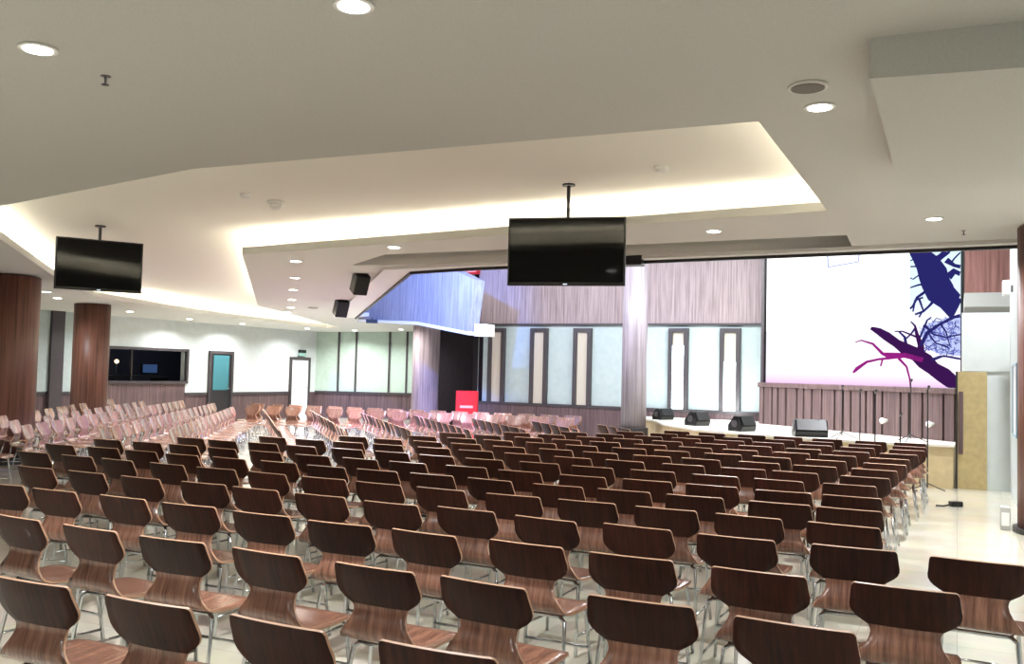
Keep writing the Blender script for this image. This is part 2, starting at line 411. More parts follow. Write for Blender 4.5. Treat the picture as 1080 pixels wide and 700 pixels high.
# ------------------------------------------------------------------ big LED screen
sx0, sx1, sz0, sz1, sy = -3.82, .05, 1.56, 4.5, 20.7
scr = thing('led_screen', 'huge bright LED screen showing a bare tree against pink sky', 'screen', (sx0, sy, sz0))
W_, H_ = sx1 - sx0, sz1 - sz0
b = bmesh.new(); box(b, -.03, W_ + .06, .02, .3, -.6, H_ + .06); obj('cabinet', b, M['black'], scr)
def screen_mat():
    m = bpy.data.materials.new('screen_sky'); m.use_nodes = True; nt = m.node_tree; N = nt.nodes; L = nt.links
    N.remove(N['Principled BSDF']); e = N.new('ShaderNodeEmission'); L.new(e.outputs[0], N['Material Output'].inputs[0])
    tc = N.new('ShaderNodeTexCoord'); sp = N.new('ShaderNodeSeparateXYZ'); L.new(tc.outputs['Object'], sp.inputs[0])
    mr = N.new('ShaderNodeMapRange'); mr.inputs[2].default_value = H_; L.new(sp.outputs['Z'], mr.inputs[0])
    cr = N.new('ShaderNodeValToRGB'); E = cr.color_ramp.elements
    E[0].position = 0; E[0].color = lin((196, 160, 222)); E[1].position = 1; E[1].color = lin((214, 246, 255))
    for p, c in ((.025, (244, 206, 244)), (.08, (255, 234, 250)), (.22, (255, 246, 252)), (.5, (236, 240, 255)), (.62, (220, 238, 255))):
        q = E.new(p); q.color = lin(c)
    L.new(mr.outputs[0], cr.inputs[0]); L.new(cr.outputs[0], e.inputs[0]); e.inputs[1].default_value = 1.15
    return m
sky = screen_mat()
ink1, ink2, ink3 = emis('tree_blue_ink', (44, 42, 112), .9), emis('tree_purple_ink', (62, 24, 84), .9), emis('tree_magenta_ink', (150, 34, 130), 1.)
slide, haze = emis('white_slide', (255, 255, 255), 2.2), emis('fine_twigs_haze', (186, 196, 246), 1.1)
bm = bmesh.new()
def quad(x0, x1, z0, z1, y, mi):
    v = [bm.verts.new(p) for p in ((x0, y, z0), (x1, y, z0), (x1, y, z1), (x0, y, z1))]; bm.faces.new(v).material_index = mi
quad(0, W_, 0, H_, 0, 0)
def uv(px, py):      # picture coordinates on the screen face: 0..1, top-left origin
    return px * W_, (1 - py) * H_
def poly(pts, y, mi):
    v = [bm.verts.new((uv(*p)[0], y, uv(*p)[1])) for p in pts]
    for t_ in tessellate_polygon([[q.co for q in v]]): bm.faces.new([v[i] for i in t_]).material_index = mi
poly([(0, 0), (.752, 0), (.752, .552), (.60, .565), (.0, .60)], -.001, 4)
poly([(.325, .02), (.50, .0), (.50, .10), (.33, .135)], -.0015, 5)
poly([(.335, .03), (.49, .012), (.49, .09), (.34, .12)], -.002, 4)
jag = random.Random(5)
def limb(pts, mi, y=-.003):
    """pts: (u, v, width)"""
    P = [Vector(uv(p[0], p[1])) for p in pts]; lw = [p[2] * W_ / 2 * jag.uniform(.82, 1.12) for p in pts]; l, r = [], []
    for i, p in enumerate(P):
        dd = (P[min(i + 1, len(P) - 1)] - P[max(i - 1, 0)]).normalized(); nn = Vector((-dd.y, dd.x))
        l.append(bm.verts.new((p.x + nn.x * lw[i], y, p.y + nn.y * lw[i]))); r.append(bm.verts.new((p.x - nn.x * lw[i], y, p.y - nn.y * lw[i])))
    for v in l + r: v.co.x = min(max(v.co.x, 0), W_); v.co.z = min(max(v.co.z, 0), H_)
    for i in range(len(P) - 1): bm.faces.new((l[i], l[i + 1], r[i + 1], r[i])).material_index = mi
limb([(.765, .0, .06), (.80, .05, .085), (.84, .12, .115), (.865, .19, .13), (.88, .26, .135), (.905, .33, .13), (.94, .39, .12), (.975, .43, .12), (1.0, .46, .11)], 1)
limb([(.845, .12, .045), (.90, .08, .03), (.93, .03, .018), (.96, .0, .014)], 1)
limb([(.87, .20, .06), (.93, .28, .05), (1.0, .37, .05)], 1)
limb([(.85, .3, .02), (.79, .36, .016), (.77, .42, .012), (.755, .44, .01)], 1)
limb([(.80, .37, .012), (.82, .45, .01), (.80, .5, .008)], 1)
limb([(.83, .1, .014), (.79, .14, .01), (.755, .14, .008)], 1)
limb([(.86, .27, .014), (.80, .27, .01), (.755, .29, .008)], 1)
limb([(.56, .575, .02), (.60, .60, .034), (.64, .635, .045), (.69, .685, .05), (.74, .73, .06), (.79, .765, .075), (.83, .81, .085), (.87, .86, .08), (.92, .905, .075), (.96, .95, .072), (1.0, .985, .075)], 2)
limb([(.80, .80, .05), (.81, .70, .035), (.79, .62, .02), (.78, .56, .012), (.76, .53, .008)], 2)
limb([(.81, .70, .025), (.84, .61, .02), (.90, .55, .015), (.97, .50, .018), (1.0, .49, .02)], 1)
limb([(.80, .66, .012), (.84, .52, .01), (.86, .5, .006)], 1)
limb([(.79, .64, .012), (.72, .60, .008), (.68, .60, .006)], 2)
limb([(.86, .80, .018), (.92, .77, .012), (1.0, .79, .01)], 1)
limb([(.82, .80, .03), (.73, .77, .026), (.66, .775, .034), (.62, .76, .02), (.57, .69, .012), (.51, .665, .008), (.48, .68, .005)], 3)
limb([(.66, .79, .018), (.60, .80, .014), (.54, .82, .016), (.49, .87, .018), (.47, .9, .012)], 3)
limb([(.70, .79, .014), (.74, .85, .01), (.755, .93, .008), (.76, 1.0, .006)], 3)
limb([(.62, .8, .01), (.61, .85, .008)], 3)
for pts in ([(.79, .0, .012), (.78, .04, .008), (.755, .06, .006)], [(.80, .09, .014), (.78, .08, .01), (.755, .1, .006)], [(.84, .22, .016), (.80, .2, .01), (.77, .23, .008), (.755, .22, .006)],
            [(.93, .1, .03), (.97, .14, .02), (1.0, .15, .02)], [(.96, .0, .02), (.94, .05, .016), (.90, .09, .02)], [(1.0, .05, .012), (.97, .09, .01), (.95, .13, .012)], [(.94, .22, .04), (.97, .18, .03), (1.0, .2, .03)],
            [(.82, .36, .012), (.78, .38, .01), (.77, .46, .008)], [(.88, .37, .02), (.85, .42, .014), (.82, .46, .012), (.78, .48, .01)], [(.74, .72, .02), (.73, .64, .014), (.70, .6, .01)], [(.83, .56, .014), (.87, .62, .01), (.93, .64, .008), (1.0, .62, .008)],
            [(.84, .6, .01), (.88, .68, .008), (.94, .71, .008)], [(.9, .54, .01), (.93, .6, .008), (.95, .7, .006)], [(.78, .58, .012), (.76, .62, .01), (.73, .66, .008)]):
    limb(pts, 1, -.0028)
rr = random.Random(3)
for k in range(150):
    a = rr.uniform(.82, .99); c = rr.uniform(.52, .76); th = rr.uniform(0, 6.28); ln = rr.uniform(.02, .05)
    limb([(a, c, .005), (a + ln * .5 * math.cos(th), c + ln * .7 * math.sin(th), .004), (a + ln * math.cos(th + .5), c + ln * math.sin(th + .5), .002)], 7 if k % 4 else 1, -.0025)
poly([(.80, .60), (.85, .54), (.93, .51), (1.0, .5), (1.0, .77), (.9, .76), (.84, .72)], -.0012, 5)
for k in range(40):
    a = rr.uniform(.38, .76); c = rr.uniform(.62, .80) ; th = rr.uniform(0, 6.28); ln = rr.uniform(.008, .02)
    limb([(a, c, .003), (a + ln * math.cos(th), c + ln * math.sin(th), .002)], 6, -.002)
img = obj('screen_picture', bm, [sky, ink1, ink2, ink3, slide, haze, emis('pale_twigs', (238, 214, 232), 1.2), emis('blue_twigs', (96, 104, 190), 1.)], scr)

# ------------------------------------------------------------------ right stage wall
struct('wall_stage_right', nbox(.0, .42, 16.4, 16.6, 0, 1.87), M['tan'])
struct('trim_11', nbox(-.03, .0, 16.38, 16.6, 0, 1.87), M['dark'])
struct('trim_12', nbox(.015, .08, 16.37, 16.4, .55, 1.55), M['wainwood'])
bm = bmesh.new(); prism(bm, [(.42, 16.45, 0), (.86, 16.45, 0), (.86, 16.45, 1.88), (.42, 16.45, 1.88)], (0, .15, 0)); struct('wall_stage_right_white', bm, M['paint'])
bm = bmesh.new(); prism(bm, [(.86, 16.45, 0), (2.6, 16.45, 0), (2.6, 16.45, 5), (.86, 16.45, 5)], (0, .15, 0)); struct('wall_stage_corner', bm, M['paint'])
struct('wall_white_block', nbox(.06, .86, 16.42, 17.3, 1.88, 2.82), M['paint'])
struct('wall_block_soffit', nbox(.1, 1.0, 18.2, 20.4, 3.05, 3.3), M['grey'])
struct('wall_red_cladding', nbox(.12, 2.6, 20.4, 20.6, 2.9, 5.0), M['redwood'])
struct('wall_side_return', nbox(.74, .86, 13.5, 16.45, 0, 5.0), M['paint'])
t = thing('picture_frame', 'thin blue framed panel on the white wall beside the brown column', 'frame', (.738, 14.8, .95))
b = bmesh.new(); box(b, -.02, .0, -.5, .5, 0, .03); box(b, -.02, .0, -.5, .5, 1.0, 1.03); box(b, -.02, .0, -.5, -.47, .03, 1.0); box(b, -.02, .0, .47, .5, .03, 1.0); obj('frame', b, M['blueframe'], t)
obj('panel', nbox(-.008, 0.005, -.47, .47, .03, 1.0), M['doorwhite'], t)
t = thing('wall_projector', 'small white wall projector on reddish wood cladding beside the LED screen', 'projector', (.74, 15.6, 3.12))
b = nbox(-.14, -.03, -.12, .12, -.1, .12); obj('body', bevel(b, .015), M['white'], t); obj('bracket', nbox(-.03, 0, -.03, .03, -.05, .05), M['steel'], t)

# ------------------------------------------------------------------ blue-lit fascia
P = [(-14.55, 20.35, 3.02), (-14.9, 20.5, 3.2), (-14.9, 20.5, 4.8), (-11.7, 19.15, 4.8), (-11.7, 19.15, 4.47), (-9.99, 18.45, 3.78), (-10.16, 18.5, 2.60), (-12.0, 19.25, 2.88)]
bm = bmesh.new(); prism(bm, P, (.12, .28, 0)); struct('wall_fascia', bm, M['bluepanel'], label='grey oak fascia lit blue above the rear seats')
P2 = [(-14.55, 20.33, 3.02), (-12.0, 19.23, 2.88), (-10.16, 18.48, 2.60), (-10.15, 18.48, 2.52), (-12.0, 19.23, 2.80), (-14.6, 20.33, 2.96)]
bm = bmesh.new(); prism(bm, P2, (.15, .34, 0)); struct('trim_13', bm, M['white'])
struct('trim_14', nbox(-10.05, -9.72, 18.6, 19.0, 2.5, 2.78), M['white'])

# ------------------------------------------------------------------ downlights
dls = [(-4.47, 3.24), (-2.61, 3.53), (-.82, 6.21), (-.24, 11.04), (-2.61, 10.75), (-6.69, 10.1), (-8.72, 10.6), (-10.08, 12.24), (-11.37, 13.77), (-12.7, 15.35), (-14.0, 16.89), (-15.0, 17.98),
       (-15.83, 11.9), (-16.75, 12.85), (-18.22, 15.99), (-18.86, 18.57), (-18.94, 20.72), (-18.71, 23.41), (-17.98, 24.96), (-16.35, 25.25), (-13.9, 21.0)]
names = ['above the near left seats, at the left edge of the ceiling', 'at the very top edge of the picture over the near seats', 'beside the round ceiling vent near the dropped soffit',
 'closest to the stage above the right aisle', 'between the big television and the right aisle, past the recess', 'alone between the recess and the ceiling speakers',
 'nearest of the straight line of six', 'second of the straight line of six', 'third of the straight line of six', 'fourth of the straight line of six', 'fifth of the straight line of six', 'farthest of the straight line of six',
 'between the two brown columns, nearer the front column', 'between the two brown columns, nearer the rear column', 'over the left end of the booth window', 'over the right end of the booth window', 'above the teal glass door',
 'above the white door', 'left of the blue-lit fascia end', 'under the blue-lit fascia, left one', 'under the blue-lit fascia, right one']
dlp = None
def lamp(x, y, z, e, size=.16, col=(.97, .98, 1), spread=2.6):
    l = bpy.data.lights.new('downlight_lamp', 'AREA'); l.shape = 'DISK'; l.size = size; l.energy = e; l.color = col; l.spread = spread
    o = bpy.data.objects.new('downlight_lamp', l); o.location = (x, y, z); link(o); return o
for i, (x, y) in enumerate(dls):
    lab = 'round recessed ceiling downlight ' + names[i]
    if dlp is None:
        r = thing('ceiling_downlight', lab, 'downlight', (x, y, cz(x)), 0, 'recessed downlights')
        b = bmesh.new(); lathe(b, [(.075, -.012), (.1, -.012), (.1, -.001), (.075, -.001)], 24); obj('trim_ring', b, M['white'], r)
        b = bmesh.new(); lathe(b, [(.074, -.016), (.074, -.004)], 24); obj('diffuser', b, M['lamp'], r)
        dlp = r
    else:
        r = dlp.copy(); C.objects.link(r); r.location = (x, y, cz(x)); r['label'] = lab
        for ch in list(dlp.children):
            c = ch.copy(); C.objects.link(c); c.parent = r
    lamp(x, y, cz(x) - .04, 60 if i < 3 else 34 if i in (12, 13) else 60 if i > 13 else 95)

# round vent, sprinklers, detectors
def small_round(name, label, cat, x, y, z, r, h, m):
    b = bmesh.new(); lathe(b, [(r, 0), (r, -h * .5), (r * .6, -h)], 20, (x, y, z)); o = obj(name, b, m); tag(o, label, cat); return o
t = thing('ceiling_vent', 'round grey ceiling vent beside the downlight near the dropped soffit', 'vent', (-.83, 5.75, cz(-.83)))
b = bmesh.new(); lathe(b, [(.12, -.015), (.12, -.001)], 24); obj('rim', b, M['white'], t)
b = bmesh.new(); lathe(b, [(.1, -.02), (.1, -.012)], 24); obj('grille', b, mat('grey_mesh', (120, 116, 108), .7), t)
def sprinkler(x, y, z, label):
    t = thing('ceiling_sprinkler', label, 'sprinkler', (x, y, z))
    b = bmesh.new(); lathe(b, [(.03, -.004), (.03, -.001)], 14); tube(b, [(0, 0, 0), (0, 0, -.05)], .007); obj('stem', b, M['steel'], t)
    b = bmesh.new(); lathe(b, [(.022, -.055), (.022, -.05)], 12); obj('deflector', b, M['steel'], t)
sprinkler(-4.52, 3.72, cz(-4.52), 'small dark sprinkler head near the upper left downlight')
sprinkler(-.27, 8.6, cz(-.27), 'small sprinkler head just past the dropped soffit')
sprinkler(.06, 12.08, cz(0), 'tiny sprinkler head above the stage edge of the right aisle')
small_round('smoke_detector', 'white smoke detector in the ceiling recess above the big television', 'detector', -2.66, 8.75, cz(-2.66, .34), .07, .05, M['white'])
small_round('smoke_detector', 'white round detector in the recess left of the white dome', 'detector', -7.25, 7.9, cz(-7.25, .34), .06, .05, M['white'])
t = thing('security_camera', 'white dome camera on a bracket in the ceiling recess', 'camera', (-7.22, 8.38, cz(-7.22, .34)))
b = bmesh.new(); lathe(b, [(.1, -.03), (.1, -.001)], 20); obj('base', b, M['white'], t)
b = bmesh.new(); lathe(b, [(.07, -.03), (.065, -.07), (.03, -.1)], 20); obj('dome', b, M['white'], t, True)
small_round('air_diffuser', 'small grey disc on the ceiling before the straight line of downlights', 'vent', -13.6, 17.2, cz(-13.6), .12, .03, M['grey'])

# ------------------------------------------------------------------ televisions
def television(loc, rz, w, h, top, label):
    t = thing('television', label, 'television', loc, rz)
    b = nbox(-w / 2, w / 2, -.02, .035, -h / 2, h / 2); obj('housing', bevel(b, .006, 1), M['black'], t)
    obj('screen', nbox(-w / 2 + .02, w / 2 - .02, -.024, -.019, -h / 2 + .035, h / 2 - .02), M['glossblack'], t)
    b = bmesh.new(); box(b, -.022, .022, -.03, -.022, -h / 2 + .008, -h / 2 + .02); lg = obj('maker_logo', b, M['logo_glow'], t); lg['label'] = 'small pale logo mark'
    b = bmesh.new(); tube(b, [(0, .08, 0), (0, .08, top)], .02, 12); obj('ceiling_pole', b, M['black'], t)
    obj('mount_bracket', nbox(-.2, .2, .035, .08, -.15, .15), M['dark'], t)
    b = bmesh.new(); lathe(b, [(.07, top - .02), (.07, top)], 16, (0, .08, 0)); obj('ceiling_plate', b, M['dark'], t)
# the sets face back towards the seats near the camera
television((-3.77, 9.0, 2.985), PHI - .22, 1.27, .735, cz(-3.77, .34) - 2.985, 'large black flat television hanging on a ceiling pole above the middle seats')
television((-10.37, 8.57, 2.978), PHI + .55, 1.08, .69, cz(-10.37, .34) - 2.978, 'smaller looking black television hanging on a pole before the brown columns')

# black speakers at the ceiling
def speaker(loc, rz, tilt, w, h, dd, label, drop):
    t = thing('hanging_speaker', label, 'speaker', loc, rz, None)
    Mx = Matrix.Rotation(tilt, 4, 'X')
    b = nbox(-w / 2, w / 2, -dd / 2, dd / 2, -h / 2, h / 2, 0, Mx); obj('cabinet', bevel(b, .01, 1), M['black'], t)
    b = nbox(-w / 2 + .02, w / 2 - .02, -dd / 2 - .006, -dd / 2, -h / 2 + .02, h / 2 - .02, 0, Mx); obj('grille', b, M['rubber'], t)
    b = bmesh.new(); tube(b, [(0, .05, 0), (0, .05, drop)], .012); obj('bracket', b, M['dark'], t)
speaker((-8.82, 12.35, 3.08), 1.0, .5, .24, .34, .22, 'black tilted loudspeaker at the ceiling edge, nearer to the blue-lit fascia top', .17)
speaker((-11.9, 16.0, 2.98), 1.0, .5, .26, .36, .24, 'smaller black tilted loudspeaker at the ceiling edge near the line of downlights', .18)
speaker((-4.2, 12.45, 3.33), .1, 0, .34, .17, .25, 'black box speaker at the ceiling edge right beside the big television', .06)
speaker((-13.8, 19.9, 2.93), .6, 0, .3, .1, .2, 'flat black fixture under the left tip of the blue-lit fascia', .1)

# red sign and red cabinet
t = thing('red_sign', 'small red sign high on the grey wood wall beside the fascia', 'sign', (-11.75, 21.45, 4.28))
obj('sign_plate', nbox(-.28, .28, -.05, .05, 0, .26), M['redlit'], t); obj('lettering_bar', nbox(-.14, .2, -.056, -.05, .05, .11), M['pink'], t)
t = thing('fire_hose_cabinet', 'bright red cabinet standing before the dark opening', 'cabinet', (-10.95, 20, 0), .4)
b = nbox(-.27, .27, -.12, .12, 0, 1.2); obj('body', bevel(b, .01, 1), M['red'], t)
obj('door', nbox(-.24, .24, -.135, -.12, .5, 1.17), M['red'], t); obj('lettering_bar', nbox(-.16, .16, -.142, -.135, .78, .84), M['pink'], t)

# ------------------------------------------------------------------ stage monitors, mic stands
def wedge(loc, rz, w, label, m, s=1.):
    t = thing('stage_monitor', label, 'stage monitor', loc, rz, None)
    b = bmesh.new(); pr = [(-.16, 0), (.17, 0), (.17, .12), (.02, .30), (-.10, .30), (-.19, .1)]
    prism(b, [(-w / 2, y * s, z * s) for y, z in pr], (w, 0, 0)); obj('cabinet', bevel(b, .012, 1), M['black'], t)
    b = bmesh.new(); prism(b, [(-w / 2 + .03, -.195 * s, .12 * s), (-w / 2 + .03, -.11 * s, .295 * s), (-w / 2 + .03, -.118 * s, .302 * s), (-w / 2 + .03, -.203 * s, .125 * s)], (w - .06, 0, 0)); obj('grille', b, m, t)
    for sx in (-1, 1):
        b = bmesh.new(); tube(b, [(sx * w / 2, 0, .15 * s), (sx * (w / 2 + .012), 0, .15 * s)], .07 * s, 14); obj('side_handle', b, M['steel'], t)
wedge((-2.3, 16.55, .70), .35, .55, 'black wedge stage monitor with a pale grille before the slatted counter', M['steel'])
wedge((-3.6, 17.2, .70), 1.1, .42, 'dark stage monitor turned sideways before the second lit niche', M['rubber'], .95)
wedge((-4.75, 18.4, .70), 1.1, .42, 'dark stage monitor turned sideways right of the first lit niche', M['rubber'], .95)
wedge((-6.0, 20.2, .70), 1.1, .42, 'small dark stage monitor beside the stage column', M['rubber'], .85)
def micstand(x, y, z0, h, label, boom=True, mic=False):
    t = thing('microphone_stand', label, 'microphone stand', (x, y, z0))
    b = bmesh.new(); tube(b, [(0, 0, .05), (0, 0, h)], .011); obj('pole', b, M['dark'], t)
    for k in range(3):
        a = k * 2.094 + .3; b = bmesh.new(); tube(b, [(0, 0, .12), (.26 * math.cos(a), .26 * math.sin(a), .01)], .009, 6); obj('leg', b, M['dark'], t)
    b = bmesh.new(); tube(b, [(0, 0, h), (.02, -.12, h + .04)], [.012, .022], 8); obj('microphone', b, M['dark'], t)
micstand(-1.75, 16.35, .70, .85, 'thin dark microphone stand nearest to the black wedge monitor')
micstand(-1.40, 15.6, 0, 1.5, 'thin microphone stand, second from the black wedge monitor')
micstand(-1.13, 15.0, 0, 1.5, 'thin tall microphone stand in the middle of the stage front')
micstand(-.80, 15.45, 0, 1.15, 'short microphone stand before the left white knob')
micstand(-.70, 16.5, .7, .98, 'tall dark microphone stand between the two white knobs')
micstand(-.42, 15.7, 0, 1.58, 'microphone stand just left of the right white knob')

# floor boxes
t = thing('power_adapter', 'black power adapter lying on the tiled aisle floor', 'adapter', (-.02, 14.0, 0), .5)
b = nbox(-.08, .08, -.05, .05, 0, .07); obj('body', bevel(b, .012), M['black'], t); b = bmesh.new(); tube(b, [(-.1, 0, .02), (-.2, -.05, .012), (-.28, .0, .012)], .012, 6); obj('cable', b, M['black'], t)
t = thing('wall_socket_box', 'pale grey box on the floor beside the brown right column', 'box', (.5, 12.2, 0))
b = nbox(-.05, .05, -.1, .1, 0, .26); obj('body', bevel(b, .008), M['grey'], t); obj('cover', nbox(-.04, .04, -.108, -.1, .05, .2), M['white'], t)

# ------------------------------------------------------------------ chairs
def shell(rows, th=.011, fm=0):
    """rows: (y, z, halfwidth, bow). one bent plywood sheet with light ply edges."""
    bm = bmesh.new(); nu = 8; front, back = [], []
    n = len(rows)
    nor = []
    for i in range(n):
        a, b = rows[max(i - 1, 0)], rows[min(i + 1, n - 1)]
        dy, dz = b[0] - a[0], b[1] - a[1]; l = math.hypot(dy, dz) or 1
        nor.append((-dz / l, dy / l))
    for i, (y, z, hw, bow) in enumerate(rows):
        fr, bk = [], []
        for k in range(nu + 1):
            t = -1 + 2 * k / nu; x = t * hw; q = t * t * bow
            ny, nz = nor[i]
            fr.append(bm.verts.new((x, y + ny * th / 2 + q * (1 if z > .5 else 0), z + nz * th / 2 + (0 if z > .5 else q))))
            bk.append(bm.verts.new((x, y - ny * th / 2 + q * (1 if z > .5 else 0), z - nz * th / 2 + (0 if z > .5 else q))))
        front.append(fr); back.append(bk)
    for i in range(n - 1):
        for k in range(nu):
            f_ = bm.faces.new((front[i][k], front[i][k + 1], front[i + 1][k + 1], front[i + 1][k])); f_.smooth = True; f_.material_index = fm
            bm.faces.new((back[i][k], back[i + 1][k], back[i + 1][k + 1], back[i][k + 1])).smooth = True
    for i in range(n - 1):
        for k in (0, nu):
            bm.faces.new((front[i][k], front[i + 1][k], back[i + 1][k], back[i][k])).material_index = 1
    return bm, front, back, nu
def cap(bm, fr, bk, nu):
    for k in range(nu): bm.faces.new((fr[k], fr[k + 1], bk[k + 1], bk[k])).material_index = 1
BR = [(-.262, .804, .197, .012), (-.261, .801, .206, .014), (-.258, .790, .213, .016), (-.250, .762, .217, .018), (-.240, .735, .220, .020), (-.230, .710, .224, .021),
      (-.221, .688, .223, .021), (-.213, .668, .214, .019), (-.206, .650, .196, .016), (-.199, .634, .172, .012), (-.193, .620, .150, .009)]
SR = [(-.193, .620, .150, .009), (-.190, .605, .142, .007), (-.192, .585, .139, .005), (-.200, .560, .145, .003), (-.210, .533, .160, .002), (-.214, .508, .180, .002), (-.208, .485, .197, 0), (-.190, .464, .207, 0),
      (-.158, .449, .214, .001), (-.10, .440, .218, .003), (-.03, .435, .219, .004), (.05, .435, .218, .004), (.12, .438, .213, .002), (.175, .437, .199, 0), (.212, .428, .176, 0), (.232, .414, .145, 0)]
def smooth_obj(o):
    return o
def make_chair(full, tint=None):
    t = thing('plywood_chair', 'x', 'chair')
    bm, f, b, nu = shell(SR); cap(bm, f[-1], b[-1], nu); seat = obj('seat', bm, [M['ply_lit'], M['plyedge']], t)
    bm, f, b, nu = shell(BR, fm=2); cap(bm, f[0], b[0], nu); back = obj('backrest', bm, [M['ply'], M['plyedge'], M['ply_lit']], t)
    ns = 8 if full else 5
    r = .0105
    def leg(sx, y0, y1):
        q = bmesh.new(); tube(q, [(sx * .15, y0, .422), (sx * .178, y0 + (y1 - y0) * .15, .40), (sx * .205, y1, 0.005)], r, ns); return q
    if full:
        for sx in (-1, 1):
            obj('leg', leg(sx, .14, .20), M['chrome'], t, True); obj('leg', leg(sx, -.12, -.20), M['chrome'], t, True)
            q = bmesh.new(); tube(q, [(sx * .197, .18, .115), (sx * .197, -.18, .115)], .008, ns); obj('stretcher', q, M['chrome'], t, True)
        q = bmesh.new(); tube(q, [(-.155, .14, .422), (-.155, -.12, .422), (.155, -.12, .422), (.155, .14, .422), (-.155, .14, .422)], r, ns)
        obj('seat_frame', q, M['chrome'], t, True)
        q = bmesh.new(); tube(q, [(-.195, .17, .2), (.195, .17, .2)], .008, ns); obj('crossbar', q, M['chrome'], t, True)
    else:
        for sx in (-1, 1):
            q = bmesh.new()
            tube(q, [(sx * .15, .14, .422), (sx * .205, .20, .005)], r, ns); tube(q, [(sx * .15, -.12, .422), (sx * .205, -.20, .005)], r, ns)
            tube(q, [(sx * .197, .18, .115), (sx * .197, -.18, .115)], .008, ns); tube(q, [(sx * .155, .14, .422), (sx * .155, -.12, .422)], r, ns)
            obj('leg_frame', q, M['chrome'], t, True)
    return t
near_proto, far_proto = make_chair(True), make_chair(False)
used = set(); spots = []
def place(x, y, rz, label, group, full):
    p = near_proto if full else far_proto
    if p.name not in used: used.add(p.name); r = p
    else:
        r = p.copy(); C.objects.link(r)
        for ch in list(p.children):
            c = ch.copy(); C.objects.link(c); c.parent = r
    spots.append((x, y)); r.location = (x, y, 0); r.rotation_euler = (0, 0, rz); r['label'] = label; r['group'] = group; r['category'] = 'chair'
    return r
ORD = ['first', 'second', 'third', 'fourth', 'fifth', 'sixth', 'seventh', 'eighth', 'ninth', 'tenth', 'eleventh', 'twelfth', 'thirteenth', 'fourteenth', 'fifteenth', 'sixteenth', 'seventeenth', 'eighteenth', 'nineteenth', 'twentieth', 'twenty-first', 'twenty-second']
rng = random.Random(11)
# main block, facing the stage: (y, x positions of the left corners read from left to right)
rows = [
 (2.49, [-3.53, -2.9, -2.3, -1.69]),
 (3.426, [-4.93, -4.33, -3.76, -3.14, -2.53, -1.97, -1.33, -.73]),
 (4.287, [-6.3, -5.75, -5.12, -4.55, -3.94, -3.37, -2.79, -2.2, -1.64, -1.02, -.41]),
 (5.117, [-7.05, -6.46, -5.86, -5.26, -4.74, -4.16, -3.56, -3.02, -2.43, -1.87, -1.31, -.71]),
 (5.91, [-8.2, -7.6, -7.05, -6.45, -5.9, -5.32, -4.76, -4.21, -3.66, -3.08, -2.52, -1.95, -1.40, -.82]),
 (6.66, [-8.75, -8.15, -7.58, -7.0, -6.42, -5.85, -5.28, -4.75, -4.21, -3.63, -3.04, -2.5, -1.96, -1.35, -.87]),
 (7.42, [-8.95, -8.36, -7.8, -7.2, -6.62, -6.03, -5.45, -4.9, -4.3, -3.72, -3.12, -2.55, -2.0, -1.45, -.93]),
]
diag = [(6.4, -8.9), (8.8, -8.7), (9.1, -8.1), (10.1, -7.5), (11.4, -6.7), (12.4, -5.9), (13.5, -5.1), (14.7, -4.5), (16, -4)]
def xl(y):
    for (a, b), (c, d_) in zip(diag, diag[1:]):
        if a <= y <= c: return b + (d_ - b) * (y - a) / (c - a)
    return diag[0][1]
y = 7.42; k = 0
rights = [-1.03, -.98, -.95, -.92, -.88, -.84, -.8, -.82, -.8]
while k < 9:
    y += .78; xr = rights[k]; xs = []
    x = xr
    while x > xl(y): xs.append(x + rng.uniform(-.03, .03)); x -= .575
    rows.append((y, xs[::-1])); k += 1
for r, (y, xs) in enumerate(rows):
    n = len(xs)
    for i, x in enumerate(xs):
        full = r < 6
        j = n - 1 - i
        end = 'at the right end' if j == 0 else ORD[j] + ' from the right end'
        lab = 'walnut plywood chair, %s of the %s row from the camera' % (end, ORD[r])
        cx, cy = x + .21, y + .26
        place(cx + .0, cy + rng.uniform(-.03, .03), rng.gauss(0, .035), lab, 'walnut chairs of the main block facing the stage', full)
place(.10 , 5.075 + .3, -.06, 'dark walnut plywood chair standing apart in the right aisle', 'walnut chairs of the main block facing the stage', True)

# left block: rows slanting away, seen from their front side
def free(x, y, d): return all((x - a) ** 2 + (y - b) ** 2 > d * d for a, b in spots)
def line_row(a, b, n, face, labelf, group):
    a, b = Vector(a), Vector(b)
    k = 0
    for i in range(n):
        p = a.lerp(b, i / (n - 1))
        if free(p.x, p.y, min(.55, (b - a).length / (n - 1) * .85)): place(p.x, p.y, face + rng.gauss(0, .04), labelf(k), group, False); k += 1
fL = math.atan2(.57, .82) - PI / 2
lr = [((-9.35, 9.3), (-13.6, 15.0), 13), ((-10.0, 8.75), (-15.2, 16.1), 17), ((-11.2, 8.5), (-16.7, 16.6), 18), ((-11.3, 7.8), (-16.9, 15.6), 14), ((-13.3, 9.6), (-18.2, 15.8), 10)]
for q, (a, b, n) in enumerate(lr):
    line_row(a, b, n, fL, (lambda i, q=q: 'plywood chair, %s from the near end of the %s slanting row on the left' % (ORD[i], ORD[q])), 'chairs of the slanting left block')
# far middle block
fM = math.atan2(.66, .75) - PI / 2
q = 0
for s in range(7):
    st = Vector((-8.35 + .6 * s, 10.3 + .72 * s)); dv = Vector((-.68, .73)); n = max(3, min(14, int((15.9 - st.y) / .73 / .5)))
    kk = 0
    for i in range(n):
        p = st + dv * (.5 * i)
        if not free(p.x, p.y, .46) or p.y > 15.6: continue
        kk += 1; place(p.x, p.y, fM + rng.gauss(0, .04), 'pale-lit chair, %s along the %s slanting row of the far middle block' % (ORD[kk - 1], ORD[s]), 'chairs of the far middle block', False)
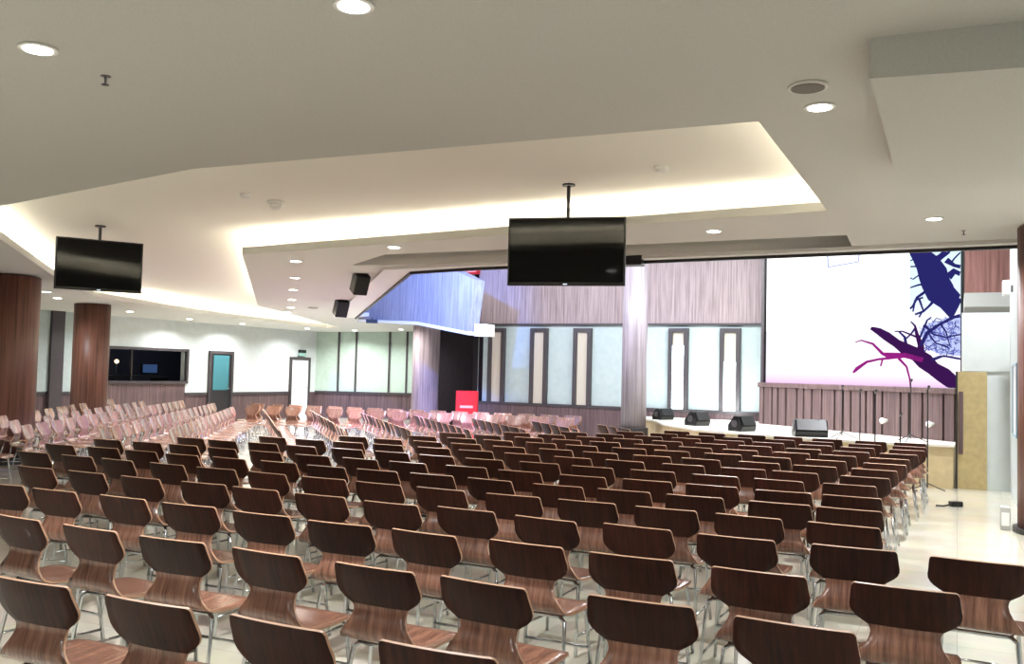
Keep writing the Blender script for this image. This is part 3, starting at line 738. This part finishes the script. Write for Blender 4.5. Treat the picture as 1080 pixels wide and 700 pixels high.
# rows along the stage wall
for s, (a, b, n) in enumerate([((-15.2, 15.55), (-7.1, 16.75), 17), ((-15.3, 16.45), (-7.3, 17.65), 17)]):
    line_row(a, b, n, PI - .1, (lambda i, s=s: 'lavender-lit chair, %s from the left in the %s cross row by the stage wall' % (ORD[i], ('nearer', 'farther')[s])), 'chairs of the cross rows by the stage wall')

# ------------------------------------------------------------------ lights
def alight(name, loc, target, sx, sy_, e, col, spread=PI):
    l = bpy.data.lights.new(name, 'AREA'); l.shape = 'RECTANGLE'; l.size = sx; l.size_y = sy_; l.energy = e; l.color = col; l.spread = spread
    o = bpy.data.objects.new(name, l); o.location = loc; o.rotation_euler = (Vector(target) - Vector(loc)).to_track_quat('-Z', 'Y').to_euler(); link(o); return o
def spot(name, loc, target, e, col, ang=.8, blend=.6, r=.08):
    l = bpy.data.lights.new(name, 'SPOT'); l.energy = e; l.color = col; l.spot_size = ang; l.spot_blend = blend; l.shadow_soft_size = r
    o = bpy.data.objects.new(name, l); o.location = loc; o.rotation_euler = (Vector(target) - Vector(loc)).to_track_quat('-Z', 'Y').to_euler(); link(o); return o
# stage wash from the stage ceiling
alight('stage_wash', (-3.5, 16.5, 4.9), (-4.5, 21, 1.6), 5, .4, 420, (.84, .93, 1.))
alight('stage_wash', (-8.5, 16.0, 4.9), (-8.5, 21.5, 2.0), 4, .4, 380, (.88, .93, 1.))
alight('stage_down', (-2.5, 18.3, 4.9), (-2.5, 18.3, 0), 4, 3, 380, (.95, .97, 1.))
spot('fascia_spot', (-9.2, 14.2, 4.6), (-12.3, 19.4, 3.6), 3000, (.08, .24, 1.), 1.0)
spot('violet_spot', (-7.2, 12.7, 4.6), (-11.2, 16.4, .7), 7000, (.36, .32, 1.), .9)  # unseen violet spot added to tint the cross rows lavender
spot('violet_spot', (-6.8, 17.5, 4.8), (-13.5, 12.0, .7), 6500, (.38, .36, 1.), .9)  # second unseen violet spot, added to tint the left block
spot('column_spot', (-4.6, 17.6, 4.8), (-6.2, 19, 2.2), 60, (.6, .75, 1.), .7)
spot('uplight', (-6.0, 20.6, .9), (-6.0, 21.5, 1.7), 34, (.9, .97, 1.), 1.9, 1.)
spot('uplight', (-4.79, 20.6, .9), (-4.79, 21.5, 1.4), 80, (.9, .97, 1.), 1.9, 1.)
# unseen downlights added behind and beside the camera to brighten the near hall
for x, y in ((-2, -1.5), (-6, -1.5), (-10, 1), (-14, 4), (-7, 1.2), (1.2, 2.0)):
    lamp(x, y, cz(x) - .05, 46)
bp = bpy.data.lights.new('booth_fill', 'POINT'); bp.energy = 14; bp.color = (.55, .7, 1); bp.shadow_soft_size = .1  # unseen bluish fill added to brighten the booth interior
bo = bpy.data.objects.new('booth_fill', bp); bo.location = (X - 1.2, 20.8, 2.3); link(bo)
lamp(1.6, 9.5, 3.3, 90); lamp(.6, 14.9, 4.8, 130); lamp(-18.5, 10, 2.85, 80)

w = bpy.data.worlds.new('world'); S.world = w; w.use_nodes = True
w.node_tree.nodes['Background'].inputs[0].default_value = (.9, .92, 1, 1); w.node_tree.nodes['Background'].inputs[1].default_value = .12

S.view_settings.view_transform = 'Standard'; S.view_settings.look = 'None'; S.view_settings.gamma = 1; S.view_settings.use_curve_mapping = False
S.view_settings.exposure = 0.08
bpy.context.view_layer.update()
